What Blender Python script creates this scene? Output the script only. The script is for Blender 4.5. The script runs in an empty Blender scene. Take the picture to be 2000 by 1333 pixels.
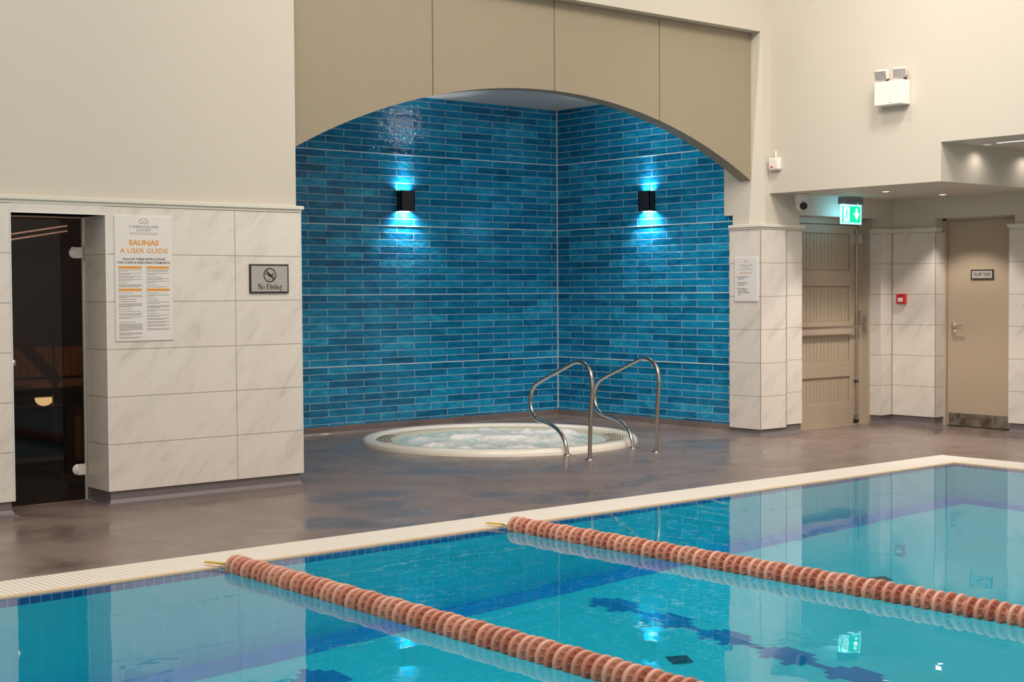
import bpy, math, random
from mathutils import Matrix, Vector
random.seed(7)
sc = bpy.context.scene
COL = sc.collection
PI = math.pi

# ------------------------------------------------------------------ camera
M = ((0.76649, -0.64223, -0.00592), (0.02663, 0.02257, 0.99939), (0.64171, 0.76618, -0.0344))
cd = bpy.data.cameras.new('camera'); cam = bpy.data.objects.new('camera', cd); COL.objects.link(cam)
cd.sensor_width = 36.0; cd.lens = 50.684; cd.clip_end = 100
rm = Matrix(((M[0][0], M[1][0], -M[2][0]), (M[0][1], M[1][1], -M[2][1]), (M[0][2], M[1][2], -M[2][2])))
cam.matrix_world = Matrix.Translation((0, 0, 1.34)) @ rm.to_4x4()
sc.camera = cam

# ------------------------------------------------------------------ world and large lights
sc.view_settings.view_transform = 'Standard'; sc.view_settings.look = 'None'
sc.view_settings.exposure = 0.0; sc.view_settings.gamma = 1.0
sc.view_settings.use_curve_mapping = False
sc.cycles.use_denoising = True
sc.cycles.max_bounces = 14; sc.cycles.diffuse_bounces = 5; sc.cycles.transmission_bounces = 10
sc.cycles.sample_clamp_indirect = 8.0
W = bpy.data.worlds.new('world'); sc.world = W; W.use_nodes = True
wb = W.node_tree.nodes['Background']; wb.inputs[0].default_value = (1.0, 0.915, 0.815, 1); wb.inputs[1].default_value = 0.80

def area(name, loc, target, sx, sy, power, color, spread=PI):
    l = bpy.data.lights.new(name, 'AREA'); l.shape = 'RECTANGLE'; l.size = sx; l.size_y = sy
    l.energy = power; l.color = color; l.spread = spread
    o = bpy.data.objects.new(name, l); COL.objects.link(o); o.location = loc
    d = Vector(target) - Vector(loc); o.rotation_euler = d.to_track_quat('-Z', 'Y').to_euler()
    return o
area('unseen_hall_light', (8.1, 7.45, 5.8), (10.28, 7.0, 2.5), 0.16, 0.16, 5, (1, .93, .88), 1.45)
area('unseen_hall_light', (8.3, 5.2, 6.3), (10.5, 8.6, 0.4), 0.8, 0.8, 15, (1, .90, .82), 1.0)  # added light, unseen, to lift the pier, nook and right deck
area('unseen_hall_light', (4.0, 3.5, 6.5), (4.4, 5.0, 0), 3.0, 2.0, 165, (1, .91, .80))
area('unseen_hall_light', (3.0, 5.2, 6.2), (10.28, 6.2, 2.6), 1.5, 1.5, 85, (1, .90, .80), 1.9)  # added unseen side light that brightens the right wall
area('unseen_hall_light', (8.0, 3.5, 6.5), (8.0, 5.0, 0), 3.0, 2.0, 165, (1, .91, .80))

def spot(name, loc, target, power, color, angle, blend=.3, r=.03, parent=None):
    l = bpy.data.lights.new(name, 'SPOT'); l.energy = power; l.color = color; l.spot_size = math.radians(angle)
    l.spot_blend = blend; l.shadow_soft_size = r
    o = bpy.data.objects.new(name, l); COL.objects.link(o)
    d = Vector(target) - Vector(loc); o.rotation_euler = d.to_track_quat('-Z', 'Y').to_euler()
    if parent: o.parent = parent; o.location = Vector(loc) - parent.location
    else: o.location = loc
    return o

# ------------------------------------------------------------------ material helpers
def lin(c):
    return tuple(((v / 255) / 12.92 if v / 255 <= .04045 else ((v / 255 + .055) / 1.055) ** 2.4) for v in c)
def newmat(name):
    m = bpy.data.materials.new(name); m.use_nodes = True
    nt = m.node_tree; return m, nt, nt.nodes['Principled BSDF']
def N(nt, t, **kw):
    n = nt.nodes.new(t)
    for k, v in kw.items(): setattr(n, k, v)
    return n
def pos(nt):
    return N(nt, 'ShaderNodeNewGeometry').outputs['Position']
def noise(nt, vec, scale, detail=3, rough=.5, dist=0):
    n = N(nt, 'ShaderNodeTexNoise'); nt.links.new(vec, n.inputs['Vector'])
    n.inputs['Scale'].default_value = scale; n.inputs['Detail'].default_value = detail
    n.inputs['Roughness'].default_value = rough; n.inputs['Distortion'].default_value = dist
    return n.outputs['Fac']
def ramp(nt, fac, stops):
    r = N(nt, 'ShaderNodeValToRGB'); nt.links.new(fac, r.inputs[0]); e = r.color_ramp.elements
    while len(e) < len(stops): e.new(.5)
    for i, (p, c) in enumerate(stops):
        e[i].position = p; e[i].color = (*c, 1) if len(c) == 3 else c
    return r.outputs[0]
def mapr(nt, fac, a, b, c, d):
    r = N(nt, 'ShaderNodeMapRange'); nt.links.new(fac, r.inputs[0])
    for i, v in enumerate((a, b, c, d)): r.inputs[i + 1].default_value = v
    return r.outputs[0]
def mix(nt, fac, a, b, mode='MIX'):
    m = N(nt, 'ShaderNodeMix', data_type='RGBA', blend_type=mode)
    for s, v in ((m.inputs[0], fac), (m.inputs[6], a), (m.inputs[7], b)):
        if isinstance(v, (int, float)): s.default_value = v
        elif isinstance(v, tuple): s.default_value = (*v, 1) if len(v) == 3 else v
        else: nt.links.new(v, s)
    return m.outputs[2]
def vmul(nt, vec, s, add=(0, 0, 0)):
    m = N(nt, 'ShaderNodeMapping'); nt.links.new(vec, m.inputs[0]); m.inputs['Scale'].default_value = s
    m.inputs['Location'].default_value = add
    return m.outputs[0]
def bump(nt, bs, h, strength=.3, dist=.01):
    b = N(nt, 'ShaderNodeBump'); nt.links.new(h, b.inputs['Height']); b.inputs['Strength'].default_value = strength
    b.inputs['Distance'].default_value = dist; nt.links.new(b.outputs[0], bs.inputs['Normal']); return b
def plain(name, col, rough=.5, metal=0.0, var=.04, vs=6.0, emis=None, es=0):
    m, nt, bs = newmat(name)
    n = noise(nt, pos(nt), vs, 3)
    c = mix(nt, n, tuple(v * (1 - var) for v in col), tuple(min(1, v * (1 + var)) for v in col))
    nt.links.new(c, bs.inputs['Base Color']); bs.inputs['Roughness'].default_value = rough; bs.inputs['Metallic'].default_value = metal
    if emis: bs.inputs['Emission Color'].default_value = (*emis, 1); bs.inputs['Emission Strength'].default_value = es
    return m

# ------------------------------------------------------------------ materials
PLASTER = plain('painted_plaster', (.575, .53, .455), .62, var=.02, vs=2.0)
def fascia_mat():
    m, nt, bs = newmat('beige_fascia_board')
    n = noise(nt, vmul(nt, pos(nt), (3, 3, .6)), 2.5, 2)
    nt.links.new(mix(nt, n, (.295, .245, .172), (.312, .260, .183)), bs.inputs['Base Color']); bs.inputs['Roughness'].default_value = .5
    return m
FASCIA = fascia_mat()
CORN = plain('cornice_paint', (.68, .655, .57), .45, var=.02)
SOFFIT = plain('soffit_paint', (.60, .58, .55), .6, var=.02)

def marble_mat():
    m, nt, bs = newmat('marble_effect_tile')
    p = pos(nt)
    uvn = N(nt, 'ShaderNodeUVMap').outputs[0]
    r0 = N(nt, 'ShaderNodeMapping'); nt.links.new(uvn, r0.inputs[0]); r0.inputs['Rotation'].default_value = (0, 0, -.87)
    rot = N(nt, 'ShaderNodeMapping'); nt.links.new(r0.outputs[0], rot.inputs[0]); rot.inputs['Scale'].default_value = (1.0, 3.2, 1)
    v1 = noise(nt, rot.outputs[0], 2.6, 6, .62, .6)
    v2 = noise(nt, rot.outputs[0], 9.0, 5, .6, .3)
    big = noise(nt, p, 1.3, 2)
    base = mix(nt, big, (.70, .645, .59), (.73, .69, .63))
    veins = ramp(nt, v1, [(.28, (.80, .79, .78)), (.42, (.95, .945, .94)), (.55, (1, 1, 1))])
    veins2 = ramp(nt, v2, [(.30, (.84, .84, .84)), (.42, (1, 1, 1))])
    c = mix(nt, 1.0, base, veins, 'MULTIPLY'); c = mix(nt, .6, c, veins2, 'MULTIPLY')
    uv = N(nt, 'ShaderNodeUVMap')
    b = N(nt, 'ShaderNodeTexBrick', offset=0.0); nt.links.new(uv.outputs[0], b.inputs['Vector'])
    b.inputs['Scale'].default_value = 1; b.inputs['Brick Width'].default_value = .905; b.inputs['Row Height'].default_value = .3
    b.inputs['Mortar Size'].default_value = .0028; b.inputs['Mortar Smooth'].default_value = .3
    b.inputs['Color1'].default_value = (.97, .97, .97, 1); b.inputs['Color2'].default_value = (1, 1, 1, 1); b.inputs['Mortar'].default_value = (.45, .42, .38, 1)
    c = mix(nt, 1.0, c, b.outputs['Color'], 'MULTIPLY')
    nt.links.new(c, bs.inputs['Base Color'])
    bs.inputs['Roughness'].default_value = .33
    bs.inputs['Specular IOR Level'].default_value = .35
    bump(nt, bs, b.outputs['Fac'], -.3, .002)
    return m
MARBLE = marble_mat()

def blue_mat():
    m, nt, bs = newmat('glazed_blue_brick_tile')
    uv = N(nt, 'ShaderNodeUVMap').outputs[0]; p = pos(nt)
    b = N(nt, 'ShaderNodeTexBrick', offset=0.5); nt.links.new(uv, b.inputs['Vector'])
    b.inputs['Scale'].default_value = 1; b.inputs['Brick Width'].default_value = .4; b.inputs['Row Height'].default_value = .067
    b.inputs['Mortar Size'].default_value = .0028; b.inputs['Mortar Smooth'].default_value = .15; b.inputs['Bias'].default_value = 0
    b.inputs['Color1'].default_value = (0, 0, 0, 1); b.inputs['Color2'].default_value = (1, 1, 1, 1); b.inputs['Mortar'].default_value = (.5, .5, .5, 1)
    n1 = noise(nt, vmul(nt, p, (1, 1, 2.2)), 5.0, 4, .6, .8)
    n2 = noise(nt, vmul(nt, p, (1, 1, 3.5)), 22.0, 3, .6, .4)
    a = N(nt, 'ShaderNodeMath', operation='MULTIPLY_ADD'); nt.links.new(b.outputs['Color'], a.inputs[0]); a.inputs[1].default_value = .42; nt.links.new(mapr(nt, n1, .3, .7, 0, .42), a.inputs[2])
    a2 = N(nt, 'ShaderNodeMath', operation='MULTIPLY_ADD'); nt.links.new(n2, a2.inputs[0]); a2.inputs[1].default_value = .3; nt.links.new(a.outputs[0], a2.inputs[2])
    c = ramp(nt, a2.outputs[0], [(.12, (.003, .070, .140)), (.45, (.005, .165, .345)), (.72, (.010, .265, .50)), (1.0, (.035, .43, .66))])
    c = mix(nt, b.outputs['Fac'], c, (.50, .58, .62))
    nt.links.new(c, bs.inputs['Base Color'])
    nt.links.new(mapr(nt, b.outputs['Fac'], 0, 1, .055, .6), bs.inputs['Roughness'])
    bs.inputs['Specular IOR Level'].default_value = .30
    h = noise(nt, vmul(nt, p, (1, 1, 1.6)), 17, 3, .55)
    h2 = N(nt, 'ShaderNodeMath', operation='MULTIPLY_ADD'); nt.links.new(b.outputs['Fac'], h2.inputs[0]); h2.inputs[1].default_value = -.35; nt.links.new(h, h2.inputs[2])
    bump(nt, bs, h2.outputs[0], .7, .006)
    return m
BLUE = blue_mat()
GROUT = plain('white_tile_trim', (.72, .76, .78), .25)

def floor_mat():
    m, nt, bs = newmat('wet_safety_vinyl')
    p = pos(nt)
    sp = noise(nt, p, 260, 2, .7); mid = noise(nt, vmul(nt, p, (1, .8, 1)), 3.0, 5, .65, .4); big = noise(nt, p, .8, 3, .5)
    c = mix(nt, sp, (.155, .118, .106), (.275, .212, .188))
    c = mix(nt, 1.0, c, ramp(nt, mid, [(.3, (.8, .79, .78)), (.7, (1.1, 1.1, 1.1))]), 'MULTIPLY')
    wet = noise(nt, vmul(nt, p, (1.0, 1.25, 1), (3.3, 1.2, 0)), 1.15, 7, .68, .35)
    w = mapr(nt, wet, .47, .64, 0, 1)
    c = mix(nt, w, c, mix(nt, 1.0, c, (.80, .80, .83), 'MULTIPLY'))
    nt.links.new(c, bs.inputs['Base Color'])
    nt.links.new(mapr(nt, w, 0, 1, .36, .12), bs.inputs['Roughness'])
    bs.inputs['Specular IOR Level'].default_value = .5
    fine = noise(nt, p, 90, 3, .7)
    bb = bump(nt, bs, fine, .12, .004)
    nt.links.new(mapr(nt, w, 0, 1, .22, .05), bb.inputs['Strength'])
    return m
FLOOR = floor_mat()
def skirt_mat():
    m, nt, bs = newmat('grey_vinyl_skirting')
    sp = noise(nt, pos(nt), 220, 2, .7)
    nt.links.new(mix(nt, sp, (.10, .085, .09), (.20, .17, .17)), bs.inputs['Base Color']); bs.inputs['Roughness'].default_value = .4
    return m
SKIRT = skirt_mat()

def coping_mat():
    m, nt, bs = newmat('ribbed_cream_grating')
    uv = N(nt, 'ShaderNodeUVMap').outputs[0]
    wv = N(nt, 'ShaderNodeTexWave', wave_type='BANDS', bands_direction='X', wave_profile='SIN'); nt.links.new(uv, wv.inputs['Vector']); wv.inputs['Scale'].default_value = .314 / .03
    n = noise(nt, pos(nt), 8, 3)
    c = mix(nt, mapr(nt, wv.outputs['Fac'], .1, .6, 0, 1), (.66, .61, .55), (.87, .82, .76))
    c = mix(nt, n, c, mix(nt, 1.0, c, (.96, .95, .92), 'MULTIPLY'))
    nt.links.new(c, bs.inputs['Base Color']); bs.inputs['Roughness'].default_value = .45
    bump(nt, bs, wv.outputs['Fac'], .6, .006)
    return m
COPING = coping_mat()
LIP = plain('tan_coping_lip', (.68, .48, .31), .4, var=.12, vs=5)

def mosaic_mat(name, c1, c2, grout, w=.25, h=.125, msize=.004, var=.1, caust=0.0):
    m, nt, bs = newmat(name)
    uv = N(nt, 'ShaderNodeUVMap').outputs[0]
    b = N(nt, 'ShaderNodeTexBrick', offset=0.0); nt.links.new(uv, b.inputs['Vector']); b.inputs['Scale'].default_value = 1
    b.inputs['Brick Width'].default_value = w; b.inputs['Row Height'].default_value = h; b.inputs['Mortar Size'].default_value = msize
    b.inputs['Color1'].default_value = (*c1, 1); b.inputs['Color2'].default_value = (*c2, 1); b.inputs['Mortar'].default_value = (*grout, 1)
    nt.links.new(b.outputs['Color'], bs.inputs['Base Color']); bs.inputs['Roughness'].default_value = .35
    return m
POOLT = mosaic_mat('pale_aqua_pool_tile', (.05, .75, .88), (.055, .77, .90), (.07, .80, .91), .15, .15, .004)
POOLD = mosaic_mat('dark_blue_pool_tile', (.010, .33, .74), (.012, .35, .78), (.02, .38, .78), .125, .125, .003)
POOLE = mosaic_mat('blue_edge_tile', (.008, .12, .42), (.012, .15, .48), (.22, .38, .62), .05, .19, .0035)
POOLL = mosaic_mat('lane_mark_tile', (.008, .24, .60), (.010, .28, .66), (.010, .26, .62), .05, .05, .002)

def water_mat():
    m = bpy.data.materials.new('pool_water'); m.use_nodes = True; nt = m.node_tree; nt.nodes.clear()
    out = N(nt, 'ShaderNodeOutputMaterial'); g = N(nt, 'ShaderNodeBsdfGlass'); g.inputs['IOR'].default_value = 1.333; g.inputs['Roughness'].default_value = 0.0
    p = pos(nt)
    n1 = noise(nt, vmul(nt, p, (1, 1, 0)), 2.2, 2, .5, .3); n2 = noise(nt, vmul(nt, p, (1, 1, 0)), 11, 2, .5, .2)
    s = N(nt, 'ShaderNodeMath', operation='MULTIPLY_ADD'); nt.links.new(n2, s.inputs[0]); s.inputs[1].default_value = .10; nt.links.new(n1, s.inputs[2])
    b = N(nt, 'ShaderNodeBump'); nt.links.new(s.outputs[0], b.inputs['Height']); b.inputs['Strength'].default_value = .07; b.inputs['Distance'].default_value = .02
    nt.links.new(b.outputs[0], g.inputs['Normal']); nt.links.new(g.outputs[0], out.inputs['Surface'])
    v = N(nt, 'ShaderNodeVolumeAbsorption'); v.inputs['Color'].default_value = (.005, .86, .965, 1); v.inputs['Density'].default_value = .235
    nt.links.new(v.outputs[0], out.inputs['Volume'])
    return m
WATER = water_mat()

def spa_water_mat():
    m, nt, bs = newmat('bubbling_spa_water')
    p = pos(nt)
    n = noise(nt, vmul(nt, p, (1, 1, 1)), 7, 6, .68, 1.2)
    sep = N(nt, 'ShaderNodeSeparateXYZ'); nt.links.new(p, sep.inputs[0])
    zf = mapr(nt, sep.outputs[2], .005, .055, -.12, .22)
    a = N(nt, 'ShaderNodeMath', operation='ADD'); nt.links.new(n, a.inputs[0]); nt.links.new(zf, a.inputs[1])
    c = ramp(nt, a.outputs[0], [(.32, (.50, .66, .60)), (.46, (.68, .76, .70)), (.60, (.92, .89, .84))])
    nt.links.new(c, bs.inputs['Base Color']); bs.inputs['Roughness'].default_value = .22
    bump(nt, bs, noise(nt, p, 34, 4, .65), .5, .012)
    return m
SPAW = spa_water_mat()
ACRYL = plain('cream_acrylic', (.80, .75, .66), .22, var=.02)
GRATE = plain('beige_overflow_grate', (.58, .53, .40), .4, var=.08, vs=30)
INLET = plain('dark_teal_inlet', (.03, .10, .13), .5)
JOINT = plain('dark_tile_joint', (.27, .24, .20), .6)
SLOT = plain('dark_slot', (.07, .06, .035), .7)

def steel_mat(name, col=(.60, .57, .53), r=.22):
    m, nt, bs = newmat(name)
    n = noise(nt, pos(nt), 4, 2)
    nt.links.new(mix(nt, n, tuple(c * .9 for c in col), col), bs.inputs['Base Color']); bs.inputs['Metallic'].default_value = 1
    nt.links.new(mapr(nt, n, 0, 1, r * .8, r * 1.3), bs.inputs['Roughness'])
    return m
STEEL = steel_mat('brushed_steel', (.47, .43, .39), .24)
CHROME = steel_mat('polished_chrome', (.75, .75, .75), .12)
def kick_mat():
    m, nt, bs = newmat('stained_steel_plate')
    p = pos(nt); n = noise(nt, vmul(nt, p, (1, 1, .6)), 11, 4, .6)
    c = ramp(nt, n, [(.35, (.13, .10, .07)), (.5, (.28, .255, .22)), (.7, (.36, .34, .31))])
    nt.links.new(c, bs.inputs['Base Color']); bs.inputs['Metallic'].default_value = .75; bs.inputs['Roughness'].default_value = .38
    return m
KICK = kick_mat()
DOORP = plain('taupe_door_paint', (.42, .335, .25), .42, var=.03, vs=3)
FRAMEP = plain('beige_frame_paint', (.44, .36, .275), .42, var=.03)
BLACK = plain('matt_black', (.012, .011, .011), .42, var=.1)
BLACKP = plain('black_print', (.02, .018, .016), .6)
GREYP = plain('grey_print', (.22, .20, .18), .6)
ORANGE = plain('orange_print', (.72, .30, .03), .5)
GOLD = plain('gold_print', (.45, .36, .20), .5)
PINKO = plain('pale_orange_print', (.68, .32, .16), .5)
SIGNW = plain('white_sign_board', (.72, .69, .67), .35, var=.01)
SIGNG = plain('grey_sign_plate', (.38, .36, .33), .35, var=.05, vs=20)
WPLAST = plain('white_plastic', (.80, .76, .70), .35, var=.01)
CAMW = plain('white_camera_shell', (.66, .66, .65), .35, var=.01)
GLENS = plain('grey_lamp_lens', (.38, .34, .33), .3, var=.08, vs=30)
RED = plain('red_plastic', (.55, .015, .02), .35)
TIMBER = plain('sauna_timber', (.42, .20, .08), .55, var=.3, vs=9)
REFLBAR = plain('pinkish_reflection', (.85, .68, .68), .35)  # tint of the hall lights mirrored in the sauna glass
DTIMBER = plain('dark_sauna_timber', (.07, .032, .022), .5, var=.3, vs=9)
DGREY = plain('charcoal_sauna_lining', (.085, .078, .08), .6)
LAMP = plain('lamp_glass', (.9, .8, .5), .4, emis=(1, .72, .30), es=5.5)
LENSW = plain('lit_white_lens', (1, 1, 1), .4, emis=(1, .95, .88), es=9)
LENSA = plain('lit_dome_lens', (1, 1, 1), .4, emis=(1, .95, .88), es=90)
DIML = plain('recessed_lens', (.8, .8, .8), .4, emis=(1, .95, .88), es=.6)
TUBE = plain('lit_strip_lens', (1, 1, 1), .4, emis=(1, .95, .9), es=5)
SCL = plain('lit_cool_lens', (1, 1, 1), .4, emis=(.75, .92, 1), es=4)
EXG = plain('lit_green_panel', (0, .4, .2), .4, emis=(.0, .85, .42), es=1.0)
EXW = plain('lit_white_pictogram', (.8, .9, .9), .4, emis=(.55, 1, .95), es=1.6)
EXE = plain('lit_acrylic_edge', (.6, .9, .9), .2, emis=(.35, .9, 1), es=1.5)
GREYM = plain('grey_metal_housing', (.20, .20, .22), .45)
def glass_dark():
    m, nt, bs = newmat('smoked_glass')
    nt.nodes.remove(bs)
    out = nt.nodes['Material Output']; tr = N(nt, 'ShaderNodeBsdfTransparent'); tr.inputs[0].default_value = (.34, .32, .32, 1)
    gl = N(nt, 'ShaderNodeBsdfGlossy'); gl.inputs[0].default_value = (1, 1, 1, 1); gl.inputs['Roughness'].default_value = .02
    f = N(nt, 'ShaderNodeFresnel'); f.inputs[0].default_value = 1.5
    s = N(nt, 'ShaderNodeMath', operation='MULTIPLY'); nt.links.new(f.outputs[0], s.inputs[0]); s.inputs[1].default_value = .35
    mx = N(nt, 'ShaderNodeMixShader'); nt.links.new(s.outputs[0], mx.inputs[0]); nt.links.new(tr.outputs[0], mx.inputs[1]); nt.links.new(gl.outputs[0], mx.inputs[2])
    nt.links.new(mx.outputs[0], out.inputs['Surface']); return m
GLASS = glass_dark()
GEDGE = plain('pale_glass_edge', (.50, .50, .46), .3)
TERRA = [plain('terracotta_float', c, .32, var=.1, vs=40) for c in ((.60, .285, .20), (.68, .36, .265), (.53, .21, .145))]
YEL = plain('yellow_strap', (.68, .44, .05), .5)
WIRE = plain('steel_cable', (.35, .33, .30), .4, metal=.8)

# ------------------------------------------------------------------ mesh helpers
class MB:
    def __init__(s): s.v = []; s.f = []; s.uv = []; s.smooth = []
    def face(s, pts, uv=None, smooth=False):
        b = len(s.v); s.v += [Vector(p) for p in pts]; s.f.append(tuple(range(b, b + len(pts)))); s.uv.append(uv or [(p[0] + p[1], p[2]) for p in pts]); s.smooth.append(smooth)
    def grid(s, rows, closed=False, smooth=True, wrap=False):
        b = len(s.v); n = len(rows[0])
        for r in rows: s.v += [Vector(p) for p in r]
        m = len(rows)
        for i in range(m if wrap else m - 1):
            for j in range(n if closed else n - 1):
                a = b + i * n + j; c = b + i * n + (j + 1) % n; i2 = (i + 1) % m
                d = b + i2 * n + (j + 1) % n; e = b + i2 * n + j
                s.f.append((a, c, d, e)); s.uv.append([(s.v[k][0], s.v[k][1]) for k in (a, c, d, e)]); s.smooth.append(smooth)
    def box(s, x0, x1, y0, y1, z0, z1):
        P = [(x, y, z) for z in (z0, z1) for y in (y0, y1) for x in (x0, x1)]
        b = len(s.v); s.v += [Vector(p) for p in P]
        for f, ax in (((0, 2, 3, 1), 2), ((4, 5, 7, 6), 2), ((0, 1, 5, 4), 1), ((2, 6, 7, 3), 1), ((0, 4, 6, 2), 0), ((1, 3, 7, 5), 0)):
            s.f.append(tuple(b + k for k in f)); s.smooth.append(False)
            s.uv.append([((P[k][0], P[k][1]) if ax == 2 else (P[k][0], P[k][2]) if ax == 1 else (P[k][1], P[k][2])) for k in f])
        return s
    def obox(s, c, ax, h):          # oriented box: centre, three axes, half sizes
        c = Vector(c); A = [Vector(a).normalized() * k for a, k in zip(ax, h)]; b = len(s.v)
        for sz in (-1, 1):
            for sy in (-1, 1):
                for sx in (-1, 1): s.v.append(c + A[0] * sx + A[1] * sy + A[2] * sz)
        for f in ((0, 2, 3, 1), (4, 5, 7, 6), (0, 1, 5, 4), (2, 6, 7, 3), (0, 4, 6, 2), (1, 3, 7, 5)):
            s.f.append(tuple(b + k for k in f)); s.smooth.append(False); s.uv.append([(s.v[b + k][0], s.v[b + k][2]) for k in f])
        return s
    def prism(s, poly, z0, z1):     # plan polygon extruded up
        n = len(poly)
        s.face([(x, y, z1) for x, y in poly]); s.face([(x, y, z0) for x, y in reversed(poly)])
        for i in range(n):
            a, b = poly[i], poly[(i + 1) % n]; s.face([(*a, z0), (*b, z0), (*b, z1), (*a, z1)])
        return s
    def tube(s, pts, r, n=12, caps=True):
        pts = [Vector(p) for p in pts]; rows = []; up = None
        for i, p in enumerate(pts):
            t = (pts[min(i + 1, len(pts) - 1)] - pts[max(i - 1, 0)]).normalized()
            if up is None: up = t.orthogonal().normalized()
            up = (up - t * up.dot(t)).normalized(); w = t.cross(up)
            rr = r[i] if isinstance(r, (list, tuple)) else r
            rows.append([p + (up * math.cos(2 * PI * k / n) + w * math.sin(2 * PI * k / n)) * rr for k in range(n)])
        s.grid(rows, closed=True)
        if caps: s.face(list(reversed(rows[0]))); s.face(rows[-1])
        return s
    def lathe(s, prof, c, axis='Z', n=32, smooth=True):   # prof: (r, h)
        c = Vector(c); rows = []
        for r, h in prof:
            row = []
            for k in range(n):
                a = 2 * PI * k / n; u, w = r * math.cos(a), r * math.sin(a)
                row.append(c + (Vector((u, w, h)) if axis == 'Z' else Vector((w, h, u)) if axis == 'Y' else Vector((h, u, w))))
            rows.append(row)
        s.grid(rows, closed=True, smooth=smooth)
        return s
    def strip(s, path, z0, z1, t, u0=None, prof=None):
        # skin of thickness t on the right-hand side of a plan path, mitred
        P = [Vector((x, y)) for x, y in path]; off = []
        nr = [Vector(((b - a).normalized().y, -(b - a).normalized().x)) for a, b in zip(P, P[1:])]
        for i in range(len(P)):
            if i == 0: off.append(nr[0])
            elif i == len(P) - 1: off.append(nr[-1])
            else: m = nr[i - 1] + nr[i]; off.append(m / max(.2, m.dot(nr[i])))
        pr = prof or [(0, z0), (t, z0), (t, z1), (0, z1)]
        for i in range(len(P) - 1):
            L = (P[i + 1] - P[i]).length; ua = (u0[i] if u0 else 0.0)
            for (ta, za), (tb, zb) in zip(pr, pr[1:]):
                q = [(P[i] + off[i] * ta, za), (P[i + 1] + off[i + 1] * ta, za), (P[i + 1] + off[i + 1] * tb, zb), (P[i] + off[i] * tb, zb)]
                s.face([(a.x, a.y, z) for a, z in q], [(ua, max(za - .09, .004)), (ua + L, max(za - .09, .004)), (ua + L, zb - .09), (ua, zb - .09)])
        for i, rev in ((0, True), (len(P) - 1, False)):
            q = [(P[i].x + off[i].x * a, P[i].y + off[i].y * a, z) for a, z in pr]
            s.face(list(reversed(q)) if rev else q)
        return s
    def build(s, name, mat, parent=None, bevel=0, fixn=True, base=None):
        off = Vector((0, 0, 0))
        if parent is not None: off = world_loc(parent)
        elif base is not None: off = Vector(base)
        me = bpy.data.meshes.new(name); me.from_pydata([tuple(v - off) for v in s.v], [], s.f); me.materials.append(mat)
        uvl = me.uv_layers.new(name='UVMap'); i = 0
        for k, p in enumerate(me.polygons):
            p.use_smooth = s.smooth[k]
            for j in range(p.loop_total): uvl.data[p.loop_start + j].uv = s.uv[k][j]
        me.validate(); me.update()
        o = bpy.data.objects.new(name, me); COL.objects.link(o)
        if parent is not None: o.parent = parent
        elif base is not None: o.location = base
        if bevel:
            w = o.modifiers.new('weld', 'WELD'); w.merge_threshold = .00005
            b = o.modifiers.new('bevel', 'BEVEL'); b.width = bevel; b.segments = 2; b.limit_method = 'ANGLE'; b.angle_limit = .6
        return o
def world_loc(o):
    v = Vector(o.location)
    while o.parent is not None: o = o.parent; v += o.location
    return v
def tag(o, label=None, cat=None, group=None, kind=None):
    if label: o['label'] = label
    if cat: o['category'] = cat
    if group: o['group'] = group
    if kind: o['kind'] = kind
    return o
def thing(name, loc, label, cat, group=None):
    o = bpy.data.objects.new(name, None); COL.objects.link(o); o.location = loc; o.empty_display_size = .05
    return tag(o, label, cat, group)
def struct(name, mb, mat, label, cat, bevel=0):
    return tag(mb.build(name, mat, None, bevel), label, cat, None, 'structure')
def text(s, x, width, z, height, plane, mat, parent, name='lettering', bold=0.0, align='C', depth=.0006):
    """lettering on an upright plane; plane=(origin, right); x = centre (or left) along right, z = baseline"""
    cu = bpy.data.curves.new('tmp', 'FONT'); cu.body = s; cu.size = 1; cu.offset = bold; cu.resolution_u = 3
    ob = bpy.data.objects.new('tmp', cu); COL.objects.link(ob)
    dg = bpy.context.evaluated_depsgraph_get(); dg.update(); me = bpy.data.meshes.new_from_object(ob.evaluated_get(dg))
    bpy.data.objects.remove(ob); bpy.data.curves.remove(cu)
    xs = [v.co.x for v in me.vertices]; x0, x1 = min(xs), max(xs)
    kx = width / (x1 - x0) if width else height / .7; ky = height / .7
    org, right = Vector(plane[0]), Vector(plane[1]); nrm = right.cross(Vector((0, 0, 1)))
    mb = MB(); 
    for p in me.polygons:
        q = [me.vertices[i].co for i in p.vertices]
        pts = [org + right * ((c.x - x0) * kx + x - (width / 2 if align == 'C' else 0)) + Vector((0, 0, 1)) * (z + c.y * ky) + nrm * depth for c in q]
        mb.face(pts)
    bpy.data.meshes.remove(me)
    if mb_collect is not None: mb_collect.v_add(mb); return None
    return mb.build(name, mat, parent)
mb_collect = None
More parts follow.
